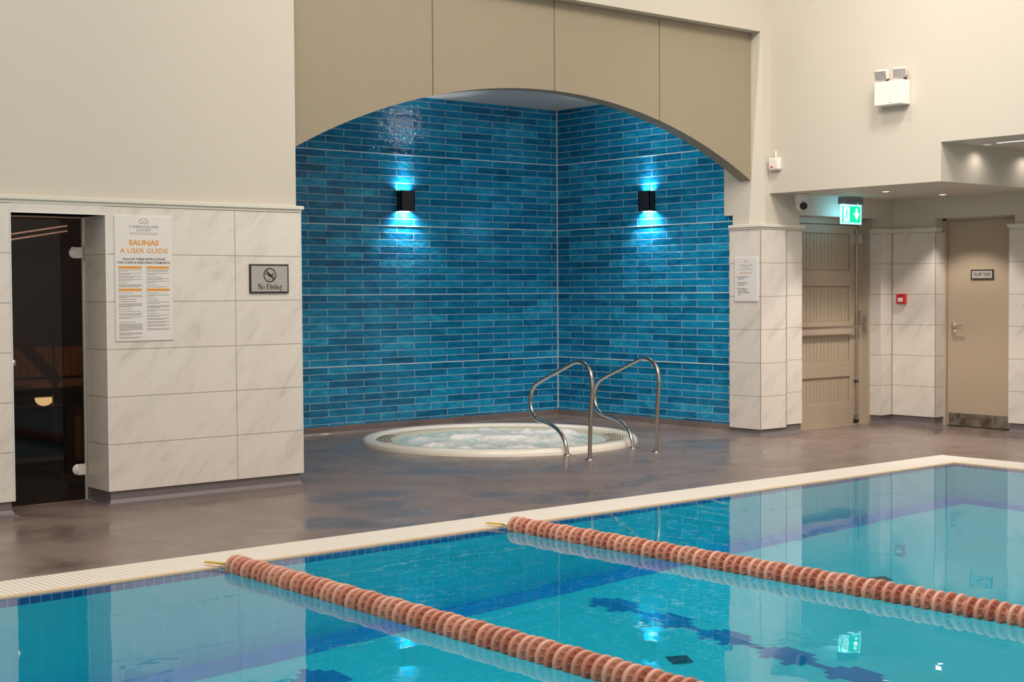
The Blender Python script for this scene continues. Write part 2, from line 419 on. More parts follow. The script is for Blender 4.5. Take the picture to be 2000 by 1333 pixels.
class Sheet:
    """flat print on an upright board, built as one mesh"""
    def __init__(s, org, right, depth=.0008): s.o = Vector(org); s.r = Vector(right); s.n = s.r.cross(Vector((0, 0, 1))); s.mb = MB(); s.d = depth
    def pt(s, x, z): return s.o + s.r * x + Vector((0, 0, z)) + s.n * s.d
    def rect(s, x0, x1, z0, z1): s.mb.face([s.pt(x0, z0), s.pt(x1, z0), s.pt(x1, z1), s.pt(x0, z1)]); return s
    def poly(s, pts): s.mb.face([s.pt(*p) for p in pts]); return s
    def line(s, x0, z0, x1, z1, w):
        dx, dz = x1 - x0, z1 - z0; L = math.hypot(dx, dz); nx, nz = -dz / L * w / 2, dx / L * w / 2
        return s.poly([(x0 - nx, z0 - nz), (x1 - nx, z1 - nz), (x1 + nx, z1 + nz), (x0 + nx, z0 + nz)])
    def ring(s, cx, cz, r0, r1, a0=0, a1=360, n=28, sx=1):
        for i in range(n):
            a = math.radians(a0 + (a1 - a0) * i / n); b = math.radians(a0 + (a1 - a0) * (i + 1) / n)
            s.poly([(cx + sx * r0 * math.cos(a), cz + r0 * math.sin(a)), (cx + sx * r1 * math.cos(a), cz + r1 * math.sin(a)), (cx + sx * r1 * math.cos(b), cz + r1 * math.sin(b)), (cx + sx * r0 * math.cos(b), cz + r0 * math.sin(b))])
        return s
    def disc(s, cx, cz, r, n=16): return s.poly([(cx + r * math.cos(2 * PI * i / n), cz + r * math.sin(2 * PI * i / n)) for i in range(n)])
    def text(s, t, x, z, height, width=None, align='C', bold=0.0):
        cu = bpy.data.curves.new('tmp', 'FONT'); cu.body = t; cu.size = 1; cu.offset = bold; cu.resolution_u = 2
        ob = bpy.data.objects.new('tmp', cu); COL.objects.link(ob)
        dg = bpy.context.evaluated_depsgraph_get(); dg.update(); me = bpy.data.meshes.new_from_object(ob.evaluated_get(dg))
        bpy.data.objects.remove(ob); bpy.data.curves.remove(cu)
        xs = [v.co.x for v in me.vertices]; x0, x1 = min(xs), max(xs)
        ky = height / .7; kx = width / (x1 - x0) if width else ky * .95
        w = (x1 - x0) * kx; xa = x - (w / 2 if align == 'C' else 0)
        for p in me.polygons:
            s.poly([((me.vertices[i].co.x - x0) * kx + xa, z + me.vertices[i].co.y * ky) for i in p.vertices])
        bpy.data.meshes.remove(me); return s
    def build(s, name, mat, parent): return s.mb.build(name, mat, parent)

# heavy-contrast serif lettering
def serif(s, word, x0, z0, h, w):
    xh = h * .66; L = {}
    T = .22; t_ = .085
    def bar(x, z, x2, z2, th): return ('l', x, z, x2, z2, th)
    G = {
     'N': (.95, [bar(.12, 0, .12, 1, t_), bar(.12, 1, .80, 0, T), bar(.80, 0, .80, 1, t_), bar(0, .975, .24, .975, .05), bar(0, .025, .24, .025, .05), bar(.68, .975, .94, .975, .05)]),
     'D': (.88, [bar(.18, 0, .18, 1, T), bar(0, .975, .45, .975, .05), bar(0, .025, .45, .025, .05), ('r', .42, .5, .34, .50, .14, -90, 90)]),
     'o': (.62, [('r', .29, .33, .19, .33, .13, 0, 360)]),
     'i': (.34, [bar(.15, 0, .15, .64, T * .85), bar(.02, .62, .16, .62, .05), bar(.01, .025, .30, .025, .05), ('d', .15, .86, .09)]),
     'v': (.62, [bar(.10, .66, .31, 0, T * .9), bar(.31, .02, .50, .66, t_), bar(0, .64, .24, .64, .05), bar(.40, .64, .60, .64, .05)]),
     'n': (.72, [bar(.14, 0, .14, .66, T * .85), bar(.52, 0, .52, .48, T * .85), ('r', .36, .44, .10, .22, .06, 20, 160), bar(0, .025, .28, .025, .05), bar(.40, .025, .66, .025, .05), bar(0, .63, .15, .63, .05)]),
     'S': (.62, [('r', .30, .74, .20, .24, .12, 25, 250), ('r', .30, .27, .22, .25, .12, -150, 80)]),
     't': (.44, [bar(.18, .02, .18, .86, T * .85), bar(0, .64, .38, .64, .05), bar(.18, .03, .36, .06, .06)]),
     'a': (.60, [('r', .24, .19, .15, .18, .11, 0, 360), bar(.42, 0, .42, .50, T * .8), ('r', .28, .48, .15, .16, .06, 10, 150)]),
     'f': (.42, [bar(.16, 0, .16, .82, T * .85), ('r', .29, .80, .13, .19, .06, 20, 180), bar(0, .64, .36, .64, .05), bar(.02, .025, .32, .025, .05)]),
     'l': (.32, [bar(.14, 0, .14, 1, T * .85), bar(0, .025, .28, .025, .05), bar(0, .98, .15, .98, .05)]),
     'y': (.62, [bar(.10, .66, .33, 0, T * .9), bar(.50, .66, .24, -.28, t_), bar(0, .64, .24, .64, .05), bar(.40, .64, .60, .64, .05), bar(.10, -.25, .26, -.28, .09)]),
     'O': (.86, [('r', .42, .5, .34, .52, .15, 0, 360)]),
     'g': (.66, [('r', .27, .42, .14, .24, .15, 0, 360), ('r', .28, -.12, .20, .18, .11, 0, 360), bar(.34, .58, .60, .66, .10), bar(.14, .20, .20, .06, .10)]),
    }
    tot = sum(G[c][0] if c in G else .28 for c in word); k = w / tot; x = x0
    for c in word:
        if c in G:
            for g in G[c][1]:
                if g[0] == 'l': s.line(x + g[1] * k, z0 + g[2] * h, x + g[3] * k, z0 + g[4] * h, g[5] * min(k, h))
                elif g[0] == 'd': s.disc(x + g[1] * k, z0 + g[2] * h, g[3] * h)
                else:
                    _, gx, gz, rx, rz, th, a0, a1 = g; n = 18
                    for i in range(n):
                        a = math.radians(a0 + (a1 - a0) * i / n); b_ = math.radians(a0 + (a1 - a0) * (i + 1) / n)
                        q = lambda an, o_: (x + (gx + (rx + o_ * th * (.35 + .65 * abs(math.cos(an)))) * math.cos(an)) * k, z0 + (gz + (rz - .03 + o_ * .05) * math.sin(an)) * h)
                        s.poly([q(a, -.5), q(a, .5), q(b_, .5), q(b_, -.5)])
            x += G[c][0] * k
        else: x += .28 * k

# ================================================================== the setting
TOP = 5.2
# floor of the deck (pool hole: x -2..9.71, y 1.2..6.29, spa hole is inside the rim)
fl = MB()
fl.box(-3.0, 14.2, 6.66, 11.8, -.12, 0); fl.box(10.09, 14.2, -2.0, 6.66, -.12, 0); fl.box(-3, 10.09, -2.0, .83, -.12, 0)
struct('floor', fl, FLOOR, 'wet grey-brown vinyl pool deck around the pool and whirlpool', 'floor')

# left wall: plaster above, marble tile below, door opening
wl = MB()
wl.box(-3, 3.24, 8.60, 8.98, 0, 1.93); wl.box(3.887, 5.266, 8.60, 8.98, 0, 1.93); wl.box(3.24, 3.887, 8.60, 8.98, 1.835, 1.93)
wl.box(-3, 5.266, 8.60, 8.98, 1.93, TOP)
wall_l = struct('wall_left', wl, PLASTER, 'cream plaster wall above marble tiles, with the sauna doorway', 'wall')
t = MB()
t.strip([(-3, 8.60), (3.24, 8.60), (3.24, 8.90)], .09, 1.893, .022, u0=[-3 - 2.982 + .905 * 7, 0])
t.strip([(3.887, 8.90), (3.887, 8.60), (5.266, 8.60), (5.266, 8.97)], .09, 1.893, .022, u0=[.6, .022, 0])
# lintel piece
t.face([(3.262, 8.578, 1.835), (3.865, 8.578, 1.835), (3.865, 8.578, 1.893), (3.262, 8.578, 1.893)], [(.01, 1.62), (.61, 1.62), (.61, 1.678), (.01, 1.678)])
t.face([(3.262, 8.578, 1.835), (3.262, 8.90, 1.835), (3.865, 8.90, 1.835), (3.865, 8.578, 1.835)], [(.01, 1.52), (.61, 1.52), (.61, 1.578), (.01, 1.578)])
t.build('tile_cladding', MARBLE, wall_l)
CP = [(0, 1.893), (.026, 1.893), (.026, 1.908), (.040, 1.914), (.040, 1.934), (.030, 1.938), (0, 1.938)]
c = MB(); c.strip([(-3, 8.60), (5.266, 8.60), (5.266, 8.97)], 0, 0, 0, prof=CP); c.build('cornice', CORN, wall_l)
SK = [(0, .10), (.006, .092), (.008, .035), (.020, .012), (.045, .0015), (.045, 0), (0, 0)]
k = MB(); k.strip([(-3, 8.60), (3.24, 8.60), (3.24, 8.90)], 0, 0, 0, prof=SK); k.strip([(3.887, 8.90), (3.887, 8.60), (5.266, 8.60), (5.266, 11.42)], 0, 0, 0, prof=SK)
struct('baseboard_left', k, SKIRT, 'grey coved vinyl skirting below the left marble wall', 'baseboard')
# thin white edge trim on the tile corner
tr = MB(); tr.box(5.284, 5.290, 8.574, 8.580, .09, 1.893); tr.box(3.862, 3.868, 8.574, 8.580, .09, 1.835); tr.box(3.258, 3.264, 8.574, 8.580, .09, 1.835); tr.box(3.262, 3.868, 8.574, 8.580, 1.833, 1.838)
tr.build('edge_trim', GROUT, wall_l)

# alcove: side, back and right walls with blue brick tiles
def vmap(z):
    ks = [(-.14, 40 - 21.7), (.6425, 40 - 20 + .0), (1.316, 30.0), (1.98, 40.0), (2.668, 50.0), (3.35, 60.2)]
    ks[0] = (.0425, 20 - 9.0)
    for (za, ra), (zb, rb) in zip(ks, ks[1:]):
        if z <= zb: return (ra + (rb - ra) * (z - za) / (zb - za)) * .067
    return ks[-1][1] * .067
ZL = [0.0, .6425, 1.316, 1.98, 2.668, 3.3]
def blue_face(mb, a, b, ua, ub):
    for z0, z1 in zip(ZL, ZL[1:]):
        v0, v1 = vmap(z0 + 1e-6), vmap(z1)
        mb.face([(*a, z0), (*b, z0), (*b, z1), (*a, z1)], [(ua, v0), (ub, v0), (ub, v1), (ua, v1)])
wb_ = MB(); blue_face(wb_, (5.0, 11.42), (10.2, 11.42), 5.0 - 7.32 + 8, 10.2 - 7.32 + 8)
wb_.face([(5.0, 11.6, 0), (5.0, 11.6, 3.3), (10.4, 11.6, 3.3), (10.4, 11.6, 0)]); wb_.face([(5.0, 11.42, 3.3), (10.2, 11.42, 3.3), (10.4, 11.6, 3.3), (5.0, 11.6, 3.3)])
wall_b = struct('wall_back', wb_, BLUE, 'glazed blue brick-tiled back wall of the whirlpool alcove, left of its corner', 'wall')
wr_ = MB(); blue_face(wr_, (10.2, 11.42), (10.2, 8.9), -(11.42 - 11.222) + 8, (11.222 - 8.9) + 8)
wr_.face([(10.4, 11.6, 0), (10.4, 11.6, 3.3), (10.4, 8.9, 3.3), (10.4, 8.9, 0)])
wall_r = struct('wall_alcove_right', wr_, BLUE, 'glazed blue brick-tiled wall of the alcove, right of its corner', 'wall')
for z in (.6425, 1.316, 1.98, 2.668):
    MB().box(5.27, 10.196, 11.414, 11.42, z - .0045, z + .0045).build('white_tile_joint', GROUT, wall_b)
    MB().box(10.194, 10.2, 8.95, 11.412, z - .0045, z + .0045).build('white_tile_joint', GROUT, wall_r)
MB().box(10.190, 10.199, 11.410, 11.419, .10, 3.243).build('corner_trim', GROUT, wall_b)
k = MB(); k.strip([(5.3, 11.42), (10.2, 11.42), (10.2, 8.95)], 0, 0, 0, prof=[(0, .087), (.004, .087), (.006, .03), (.02, .01), (.05, .0015), (.05, 0), (0, 0)])
struct('baseboard_back', k, FLOOR, 'grey-brown vinyl upstand under the blue alcove tiles', 'baseboard')
b = MB(); b.box(5.05, 5.266, 8.98, 11.6, 0, 3.3); struct('wall_alcove_left', b, PLASTER, 'plain side wall of the alcove behind the sauna', 'wall')
b = MB(); b.box(5.05, 10.4, 8.98, 11.6, 3.243, 3.36); b.box(5.266, 10.15, 8.85, 8.98, 3.243, 3.36); alc_ceil = struct('ceiling_alcove', b, SOFFIT, 'white ceiling over the whirlpool alcove', 'ceiling')

# header and pier around the arch
h = MB(); h.box(5.266, 10.28, 8.60, 8.98, 3.675, TOP)
struct('wall_header', h, PLASTER, 'cream plaster band above the beige arched boards', 'wall')
fas = thing('arch_fascia', (7.72, 8.71, 2.3), 'beige boarded arch of four flat panels over the whirlpool alcove', 'arch panel')
def arch(x): return 2.952 - (5.1 - math.sqrt(5.1 ** 2 - (x - 7.72) ** 2))
edges = [5.25, 6.536, 7.757, 8.962, 10.15]
for a, b2 in zip(edges, edges[1:]):
    m = MB(); n = 14; a += .0045; b2 -= .0045
    xs = [a + (b2 - a) * i / n for i in range(n + 1)]
    fr = [(x, arch(x)) for x in xs]
    for y, rev in ((8.71, False), (8.845, True)):
        for (x0, z0), (x1, z1) in zip(fr, fr[1:]):
            q = [(x0, y, z0), (x1, y, z1), (x1, y, 3.672), (x0, y, 3.672)]; m.face(list(reversed(q)) if rev else q)
    for (x0, z0), (x1, z1) in zip(fr, fr[1:]): m.face([(x0, 8.845, z0), (x1, 8.845, z1), (x1, 8.71, z1), (x0, 8.71, z0)])
    m.face([(a, 8.71, fr[0][1]), (a, 8.71, 3.672), (a, 8.845, 3.672), (a, 8.845, fr[0][1])]); m.face([(b2, 8.71, fr[-1][1]), (b2, 8.845, fr[-1][1]), (b2, 8.845, 3.672), (b2, 8.71, 3.672)])
    m.build('fascia_panel', FASCIA, fas)
m = MB(); m.box(5.26, 10.15, 8.80, 8.84, 3.0, 3.67); m.build('backing_board', DGREY, fas)

# pier / column at the right of the arch, tapered chamfer on its inner corner
def pier_poly(z):
    k = max(0.0, min(1.0, (3.675 - z) / 1.745)); c = .002 + .135 * k
    return [(10.15, 8.60 + c), (10.17 + .05 * k, 8.60), (10.71, 8.60), (10.71, 8.93), (10.15, 8.93)]
p = MB(); a, b2 = pier_poly(1.93), pier_poly(3.675)
for i in range(5):
    j = (i + 1) % 5; p.face([(*a[i], 1.93), (*a[j], 1.93), (*b2[j], 3.675), (*b2[i], 3.675)])
p.face([(*q, 1.93) for q in reversed(a)]); p.face([(*q, 3.675) for q in b2])
p.box(10.15, 10.71, 8.60, 8.93, 0, 1.93)
p.box(10.15, 10.3, 8.93, 9.035, 2.03, 3.243)
pier = struct('wall_pier', p, PLASTER, 'marble-tiled pier with cream plaster top between the alcove and the exit door', 'wall')
t = MB(); t.strip([(10.15, 8.95), (10.15, 8.60), (10.49, 8.60)], .068, 1.893, .022, u0=[.02, 0])
t.strip([(10.49, 8.60), (10.71, 8.60), (10.71, 8.80)], .090, 1.893, .016, u0=[0, 0]); t.build('tile_cladding', MARBLE, pier)
MB().box(10.487, 10.492, 8.574, 8.582, .092, 1.893).build('corner_joint', JOINT, pier)
MB().box(10.126, 10.131, 8.575, 8.5795, .070, 1.893).build('corner_joint', JOINT, pier)
c = MB(); c.strip([(10.15, 8.95), (10.15, 8.60), (10.71, 8.60), (10.71, 8.68)], 0, 0, 0, prof=CP); c.build('cornice', CORN, pier)
k = MB(); k.strip([(10.15, 8.95), (10.15, 8.60), (10.71, 8.60), (10.71, 8.78)], 0, 0, 0, prof=SK)
struct('baseboard_pier', k, SKIRT, 'grey vinyl skirting wrapped round the foot of the tiled pier', 'baseboard')

# right wall: plaster with two soffit heights
r = MB(); r.box(10.28, 10.5, 6.804, 8.60, 2.22, TOP); r.box(10.28, 10.5, -2.0, 6.804, 2.54, TOP)
r.box(10.28, 10.5, 8.60, 8.98, 2.22, TOP)
struct('wall_right', r, PLASTER, 'pale plaster wall on the right carrying the twin emergency light', 'wall')
s_ = MB(); s_.box(10.5, 14.2, 6.804, 8.60, 2.22, 2.75)
struct('ceiling_nook', s_, PLASTER, 'dropped soffit over the exit door and staff door', 'ceiling')
s_ = MB(); s_.box(10.5, 14.2, -2.0, 6.804, 2.54, 2.75)
struct('ceiling_corridor', s_, PLASTER, 'raised soffit at the right edge holding the light strip', 'ceiling')

# nook back wall (facing the pool) and side wall (facing left)
n_ = MB(); n_.box(10.71, 11.955, 8.60, 8.98, 2.036, 2.22); n_.box(11.955, 12.5, 8.60, 8.98, 0, 2.22); n_.box(10.71, 11.955, 8.86, 8.98, 0, 2.036)
nook = struct('wall_nook', n_, PLASTER, 'plaster and marble-tiled wall around the panelled exit door', 'wall')
e_ = MB(); e_.box(12.145, 12.5, 8.10, 8.60, 0, 2.22); e_.box(12.145, 12.5, 7.25, 8.10, 2.022, 2.22); e_.box(12.145, 12.5, -2.0, 7.25, 0, 2.54); e_.box(12.36, 12.5, 7.25, 8.10, 0, 2.03)
east = struct('wall_nook_right', e_, PLASTER, 'tiled wall with the red call point and the staff door', 'wall')
t = MB(); t.strip([(11.955, 8.80), (11.955, 8.60), (12.145, 8.60), (12.145, 8.10), (12.30, 8.10)], .09, 1.893, .022, u0=[.3, 0, .022, 0]); t.build('tile_cladding', MARBLE, east)
c = MB(); c.strip([(11.955, 8.70), (11.955, 8.60), (12.145, 8.60), (12.145, 8.10), (12.22, 8.10)], 0, 0, 0, prof=CP); c.build('cornice', CORN, east)
MB().box(12.120, 12.124, 8.076, 8.082, .092, 1.893).build('corner_joint', JOINT, east)
MB().box(12.118, 12.125, 8.571, 8.578, .092, 1.893).build('corner_joint', JOINT, east)
t = MB(); t.strip([(12.30, 7.272), (12.145, 7.272), (12.145, -2.0)], .09, 1.893, .022, u0=[0, .022]); t.build('tile_cladding', MARBLE, east)
c = MB(); c.strip([(12.22, 7.272), (12.145, 7.272), (12.145, -2.0)], 0, 0, 0, prof=CP); c.build('cornice', CORN, east)
k = MB(); k.strip([(11.955, 8.80), (11.955, 8.60), (12.145, 8.60), (12.145, 8.10), (12.28, 8.10)], 0, 0, 0, prof=SK); k.strip([(12.28, 7.272), (12.145, 7.272), (12.145, -2.0)], 0, 0, 0, prof=SK)
struct('baseboard_nook', k, SKIRT, 'grey vinyl skirting under the tiled walls beside the staff door', 'baseboard')

# ------------------------------------------------------------------ door_1: exit door, panelled, with panic bar
YD = 8.79
d = MB(); d.box(10.74, 11.83, YD, YD + .05, .012, 1.972)
door1 = tag(d.build('door_1', DOORP), 'taupe panelled exit door with tongue-and-groove boards and a panic bar', 'door', None, 'structure')
f = MB(); f.box(11.835, 11.95, YD - .02, YD + .06, 0, 2.03); f.box(11.905, 11.955, 8.70, YD, 0, 2.03)
f.box(10.72, 11.85, YD - .03, YD + .06, 1.976, 2.034); f.box(10.712, 10.74, YD - .03, YD + .06, 0, 2.0); f.build('door_frame', FRAMEP, door1)
sl = MB(); sl.box(10.72, 11.95, YD - .05, YD + .05, 0, .012); sl.build('threshold', FRAMEP, door1)
PZ = [(1.525, 1.886), (1.027, 1.374), (.634, .886), (.236, .483)]
zs = [.0145] + [v for pz in reversed(PZ) for v in pz] + [1.968]
rl = MB()
rl.box(11.70, 11.828, YD - .022, YD, .0145, 1.968); rl.box(10.745, 10.87, YD - .022, YD, .0145, 1.968)
for za, zb in zip(zs[0::2], zs[1::2]): rl.box(10.87, 11.70, YD - .022, YD, za, zb)
rl.build('rails_and_stiles', DOORP, door1, bevel=.004)
for za, zb in PZ:
    g = MB(); x = 10.875
    while x < 11.695:
        x1 = min(x + .052, 11.697); g.box(x + .0008, x1 - .0008, YD - .005, YD, za + .001, zb - .001); x += .055
    g.build('boarded_panel', DOORP, door1, bevel=.0015)
ph = MB(); ph.tube([(11.775, YD - .045, .05), (11.775, YD - .045, 1.93)], .009, 8); ph.box(11.76, 11.79, YD - .05, YD - .02, .06, .10)
rod = ph.build('panic_rod', STEEL, door1)
lb = MB(); lb.box(11.755, 11.80, YD - .075, YD - .022, 1.79, 1.88); lb.box(11.805, 11.845, YD - .06, YD - .0, 1.80, 1.87); lb.build('latch_box', CHROME, rod)
kb = MB(); kb.box(11.755, 11.795, YD - .06, YD - .022, .02, .05); kb.box(11.76, 11.79, YD - .06, YD - .022, .42, .44); kb.build('rod_guide', BLACK, rod)
pb = MB(); pb.tube([(10.80, YD - .10, .972), (11.80, YD - .10, .972)], .012, 10); pb.build('panic_bar', STEEL, door1)
ar = MB(); ar.obox((11.79, YD - .075, 1.045), ((0, 0, 1), (1, 0, 0), (0, 1, 0)), (.085, .020, .022)); ar.obox((11.815, YD - .09, .995), ((.55, 0, -1), (1, 0, .55), (0, 1, 0)), (.05, .008, .014))
ar.build('push_arm', STEEL, door1, bevel=.004)
bp = MB(); bp.box(10.88, 11.70, YD - .032, YD - .020, .90, .955); bp.build('rail_plate', FRAMEP, door1)

# ------------------------------------------------------------------ door_2: staff door
XD = 12.30
d = MB(); d.box(XD, XD + .05, 7.26, 8.055, .012, 2.0)
door2 = tag(d.build('door_2', DOORP), 'plain taupe staff door with lever handle and steel kick plate', 'door', None, 'structure')
f = MB(); f.box(XD - .03, XD + .06, 8.058, 8.098, 0, 2.02); f.box(XD - .03, XD + .06, 7.25, 8.098, 2.003, 2.03); f.build('door_frame', FRAMEP, door2)
kp = MB(); kp.box(XD - .003, XD, 7.27, 8.04, .015, .132); kp.build('kick_plate', KICK, door2)
hd = MB(); hd.lathe([(.0, -.012), (.024, -.012), (.026, -.006), (.026, 0)], (XD, 7.985, .985), 'X', 20); hd.lathe([(.0, -.010), (.023, -.010), (.025, -.005), (.025, 0)], (XD, 7.985, .925), 'X', 20)
hd.tube([(XD, 7.985, .985), (XD - .045, 7.985, .985), (XD - .055, 7.975, .985), (XD - .055, 7.86, .988)], .009, 10); hd.build('lever_handle', CHROME, door2)
sg = thing('door_sign', (12.297, 7.66, 1.42), 'small black-framed plate reading Staff Only on the staff door', 'sign')
mb = MB(); mb.box(12.290, 12.300, 7.558, 7.800, 1.427, 1.522); mb.build('frame', BLACK, sg)
mb = MB(); mb.box(12.2885, 12.290, 7.570, 7.788, 1.439, 1.510); mb.build('plate', SIGNG, sg)
s = Sheet((12.2885, 7.788, 1.439), (0, -1, 0)); serif(s, 'Staff Only', .016, .024, .034, .188); s.build('lettering', BLACKP, sg)

# ------------------------------------------------------------------ sauna room and its glass door
sa = MB(); sa.box(2.2, 5.0, 10.9, 11.0, 0, 2.2); sa.box(2.1, 2.2, 8.98, 11.0, 0, 2.2); sa.box(4.95, 5.05, 8.98, 11.0, 0, 2.2); sa.box(2.1, 5.05, 8.98, 11.0, 2.1, 2.2); sa.box(2.2, 4.95, 8.98, 10.9, .0, .005)
struct('wall_sauna', sa, DGREY, 'dark charcoal lining of the sauna room behind the glass door', 'wall')
gd = thing('glass_door', (3.56, 8.93, 0), 'frameless smoked-glass sauna door with round knob, hinged at right', 'door')
m = MB(); m.box(3.252, 3.853, 8.925, 8.935, .012, 1.825); m.build('pane', GLASS, gd)
m = MB(); m.box(3.853, 3.864, 8.905, 8.94, .0, 1.834); m.box(3.242, 3.252, 8.905, 8.94, .0, 1.834); m.build('edge_strip', GEDGE, gd)
for z in (1.605, .205):
    m = MB(); m.lathe([(0, -.014), (.034, -.012), (.036, -.004), (.036, 0)], (3.806, 8.925, z), 'Y', 24); m.box(3.806, 3.862, 8.911, 8.925, z - .035, z + .035)
    hg = m.build('hinge', WPLAST, gd); m = MB(); m.box(3.862, 3.880, 8.895, 8.925, z - .05, z + .05); m.build('hinge_bracket', STEEL, hg)
m = MB(); m.lathe([(0, -.03), (.022, -.028), (.026, -.015), (.02, 0)], (3.387, 8.925, .912), 'Y', 24); m.build('knob', CHROME, gd)
bn = thing('sauna_bench', (3.9, 10.5, 0), 'slatted timber bench with boarded back inside the sauna', 'bench')
m = MB()
for i in range(5): m.box(3.3, 4.94, 10.25 + i * .125, 10.36 + i * .125, .655, .685)
m.build('seat', TIMBER, bn)
m = MB(); m.box(3.3, 4.94, 10.24, 10.27, .53, .65); m.build('front_rail', BLACK, bn)
m = MB()
for i in range(16): m.box(4.02 + i * .057, 4.072 + i * .057, 10.86, 10.89, .70, .93)
m.build('backrest', TIMBER, bn)
m = MB(); m.box(4.30, 4.36, 10.27, 10.33, .005, .53); m.build('leg', DTIMBER, bn); m = MB(); m.box(3.4, 3.46, 10.27, 10.33, .005, .53); m.build('leg', DTIMBER, bn)
m = MB()
for i in range(8): m.box(4.37 + i * .06, 4.42 + i * .06, 10.285, 10.30, .10, .525)
m.build('lower_boards', TIMBER, bn)
pp = thing('glass_reflection_bars', (4.0, 10.2, 1.8), 'two slim pinkish bars standing in for hall lights reflected in the glass door', 'reflection')  # bars added behind the pane to stand for mirrored hall lights
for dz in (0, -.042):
    m = MB(); m.tube([(3.2, 10.2, 1.655 + dz), (4.30, 10.2, 1.840 + dz * .9)], .007, 8); m.build('tube', REFLBAR, pp)
hr = thing('timber_handrail', (3.9, 10.1, .6), 'sloping dark timber handrail inside the sauna', 'rail')
m = MB(); m.obox((3.99, 10.1, .90), ((1, 0, -1.08), (1.08, 0, 1), (0, 1, 0)), (.27, .035, .02)); m.build('rail', DTIMBER, hr)
m = MB(); m.box(4.13, 4.16, 10.085, 10.115, .005, .75); m.build('post', DTIMBER, hr)
gr = thing('heater_guard', (4.3, 10.2, 0), 'thin black metal guard frame inside the sauna', 'guard rail')
m = MB(); m.tube([(4.18, 10.2, .5), (4.18, 10.2, 1.25), (4.75, 10.2, 1.25), (4.75, 10.2, .5)], .009, 8); m.build('frame', BLACK, gr)
sl_ = thing('sauna_lamp', (4.10, 10.18, .58), 'glowing yellow half-round lamp inside the sauna', 'lamp')
m = MB(); rows = []
for i in range(9):
    a = PI / 2 * i / 8; rr = .070 * math.cos(a); zz = .590 - .062 * math.sin(a)
    rows.append([(4.104 + rr * math.cos(PI + PI * k / 16), 10.2 + .9 * rr * math.sin(PI + PI * k / 16), zz) for k in range(17)])
m.grid(rows); m.face([rows[0][i] for i in range(17)]); m.build('bowl', LAMP, sl_)
m = MB(); m.box(4.04, 4.17, 10.2, 10.215, .52, .60); m.build('back_plate', DTIMBER, sl_)
l = bpy.data.lights.new('sauna_fill', 'POINT'); l.energy = 48; l.color = (1, .72, .50); l.shadow_soft_size = .05
lo = bpy.data.objects.new('sauna_fill', l); COL.objects.link(lo); lo.location = (4.0, 9.6, 1.9)  # unseen point light, added to brighten the sauna interior

# ================================================================== pool
pool = thing('swimming_pool', (4, 4, -1.69), 'turquoise tiled swimming pool with cream grating edge and still water', 'pool')
X0, X1, Y0, Y1, ZB = -2.0, 9.71, 1.2, 6.29, -1.69
m = MB()
ins = [(X0, Y1), (X1, Y1), (X1, Y0), (X0, Y0)]
out = [(X0 - .3, Y1 + .3), (X1 + .3, Y1 + .3), (X1 + .3, Y0 - .3), (X0 - .3, Y0 - .3)]
for i in range(4):
    a, b2 = ins[i], ins[(i + 1) % 4]; L = math.hypot(b2[0] - a[0], b2[1] - a[1])
    m.face([(*a, ZB), (*b2, ZB), (*b2, -.18), (*a, -.18)], [(0, ZB), (L, ZB), (L, -.18), (0, -.18)])
m.build('wall', POOLT, pool)
m = MB(); m.face([(X0, Y0, ZB), (X1, Y0, ZB), (X1, Y1, ZB), (X0, Y1, ZB)], [(X0, Y0), (X1, Y0), (X1, Y1), (X0, Y1)])
m.build('floor', POOLT, pool)
m = MB()
for i in range(4):
    a, b2 = ins[i], ins[(i + 1) % 4]; L = math.hypot(b2[0] - a[0], b2[1] - a[1])
    m.face([(*a, -.18), (*b2, -.18), (*b2, -.004), (*a, -.004)], [(0, .005), (L, .005), (L, .173), (0, .173)])
m.build('edge_tile_band', POOLE, pool)
m = MB(); zb = ZB + .004
for x0, x1, y0, y1 in ((X0, X1, Y1 - .21, Y1), (X1 - .21, X1, Y0, Y1 - .21)):
    m.face([(x0, y0, zb), (x1, y0, zb), (x1, y1, zb), (x0, y1, zb)], [(x0, y0), (x1, y0), (x1, y1), (x0, y1)])
m.build('perimeter_band', POOLD, pool)
# stepped wave lane marks
m = MB(); zb = ZB + .006; q = .045
def cell(x, y): m.face([(x, y, zb), (x + q, y, zb), (x + q, y + q, zb), (x, y + q, zb)], [(x, y), (x + q, y), (x + q, y + q), (x, y + q)])
for lx, ly in ((5.50, 5.86), (3.60, 5.86)):
    m = MB(); y = ly; i = 0
    while y > 1.6:
        ph_ = (i % 9); w = (0, 1, 2, 2, 2, 2, 1, 0, 0)[ph_]; sh = (0, 0, 0, 1, 1, 0, 0, 0, 0)[ph_]
        for j in range(-(w - sh if w else 0), w + 1): cell(lx + j * q, y)
        y -= q; i += 1
    m.build('lane_marking', POOLL, pool)
m = MB(); m.face([(5.02, 4.80, zb), (5.12, 4.75, zb), (5.17, 4.85, zb), (5.07, 4.90, zb)]); m.build('floor_inlet', INLET, pool); m = MB(); m.face([(6.98, 5.04, zb), (7.08, 4.99, zb), (7.13, 5.09, zb), (7.03, 5.14, zb)]); m.build('floor_inlet', INLET, pool)
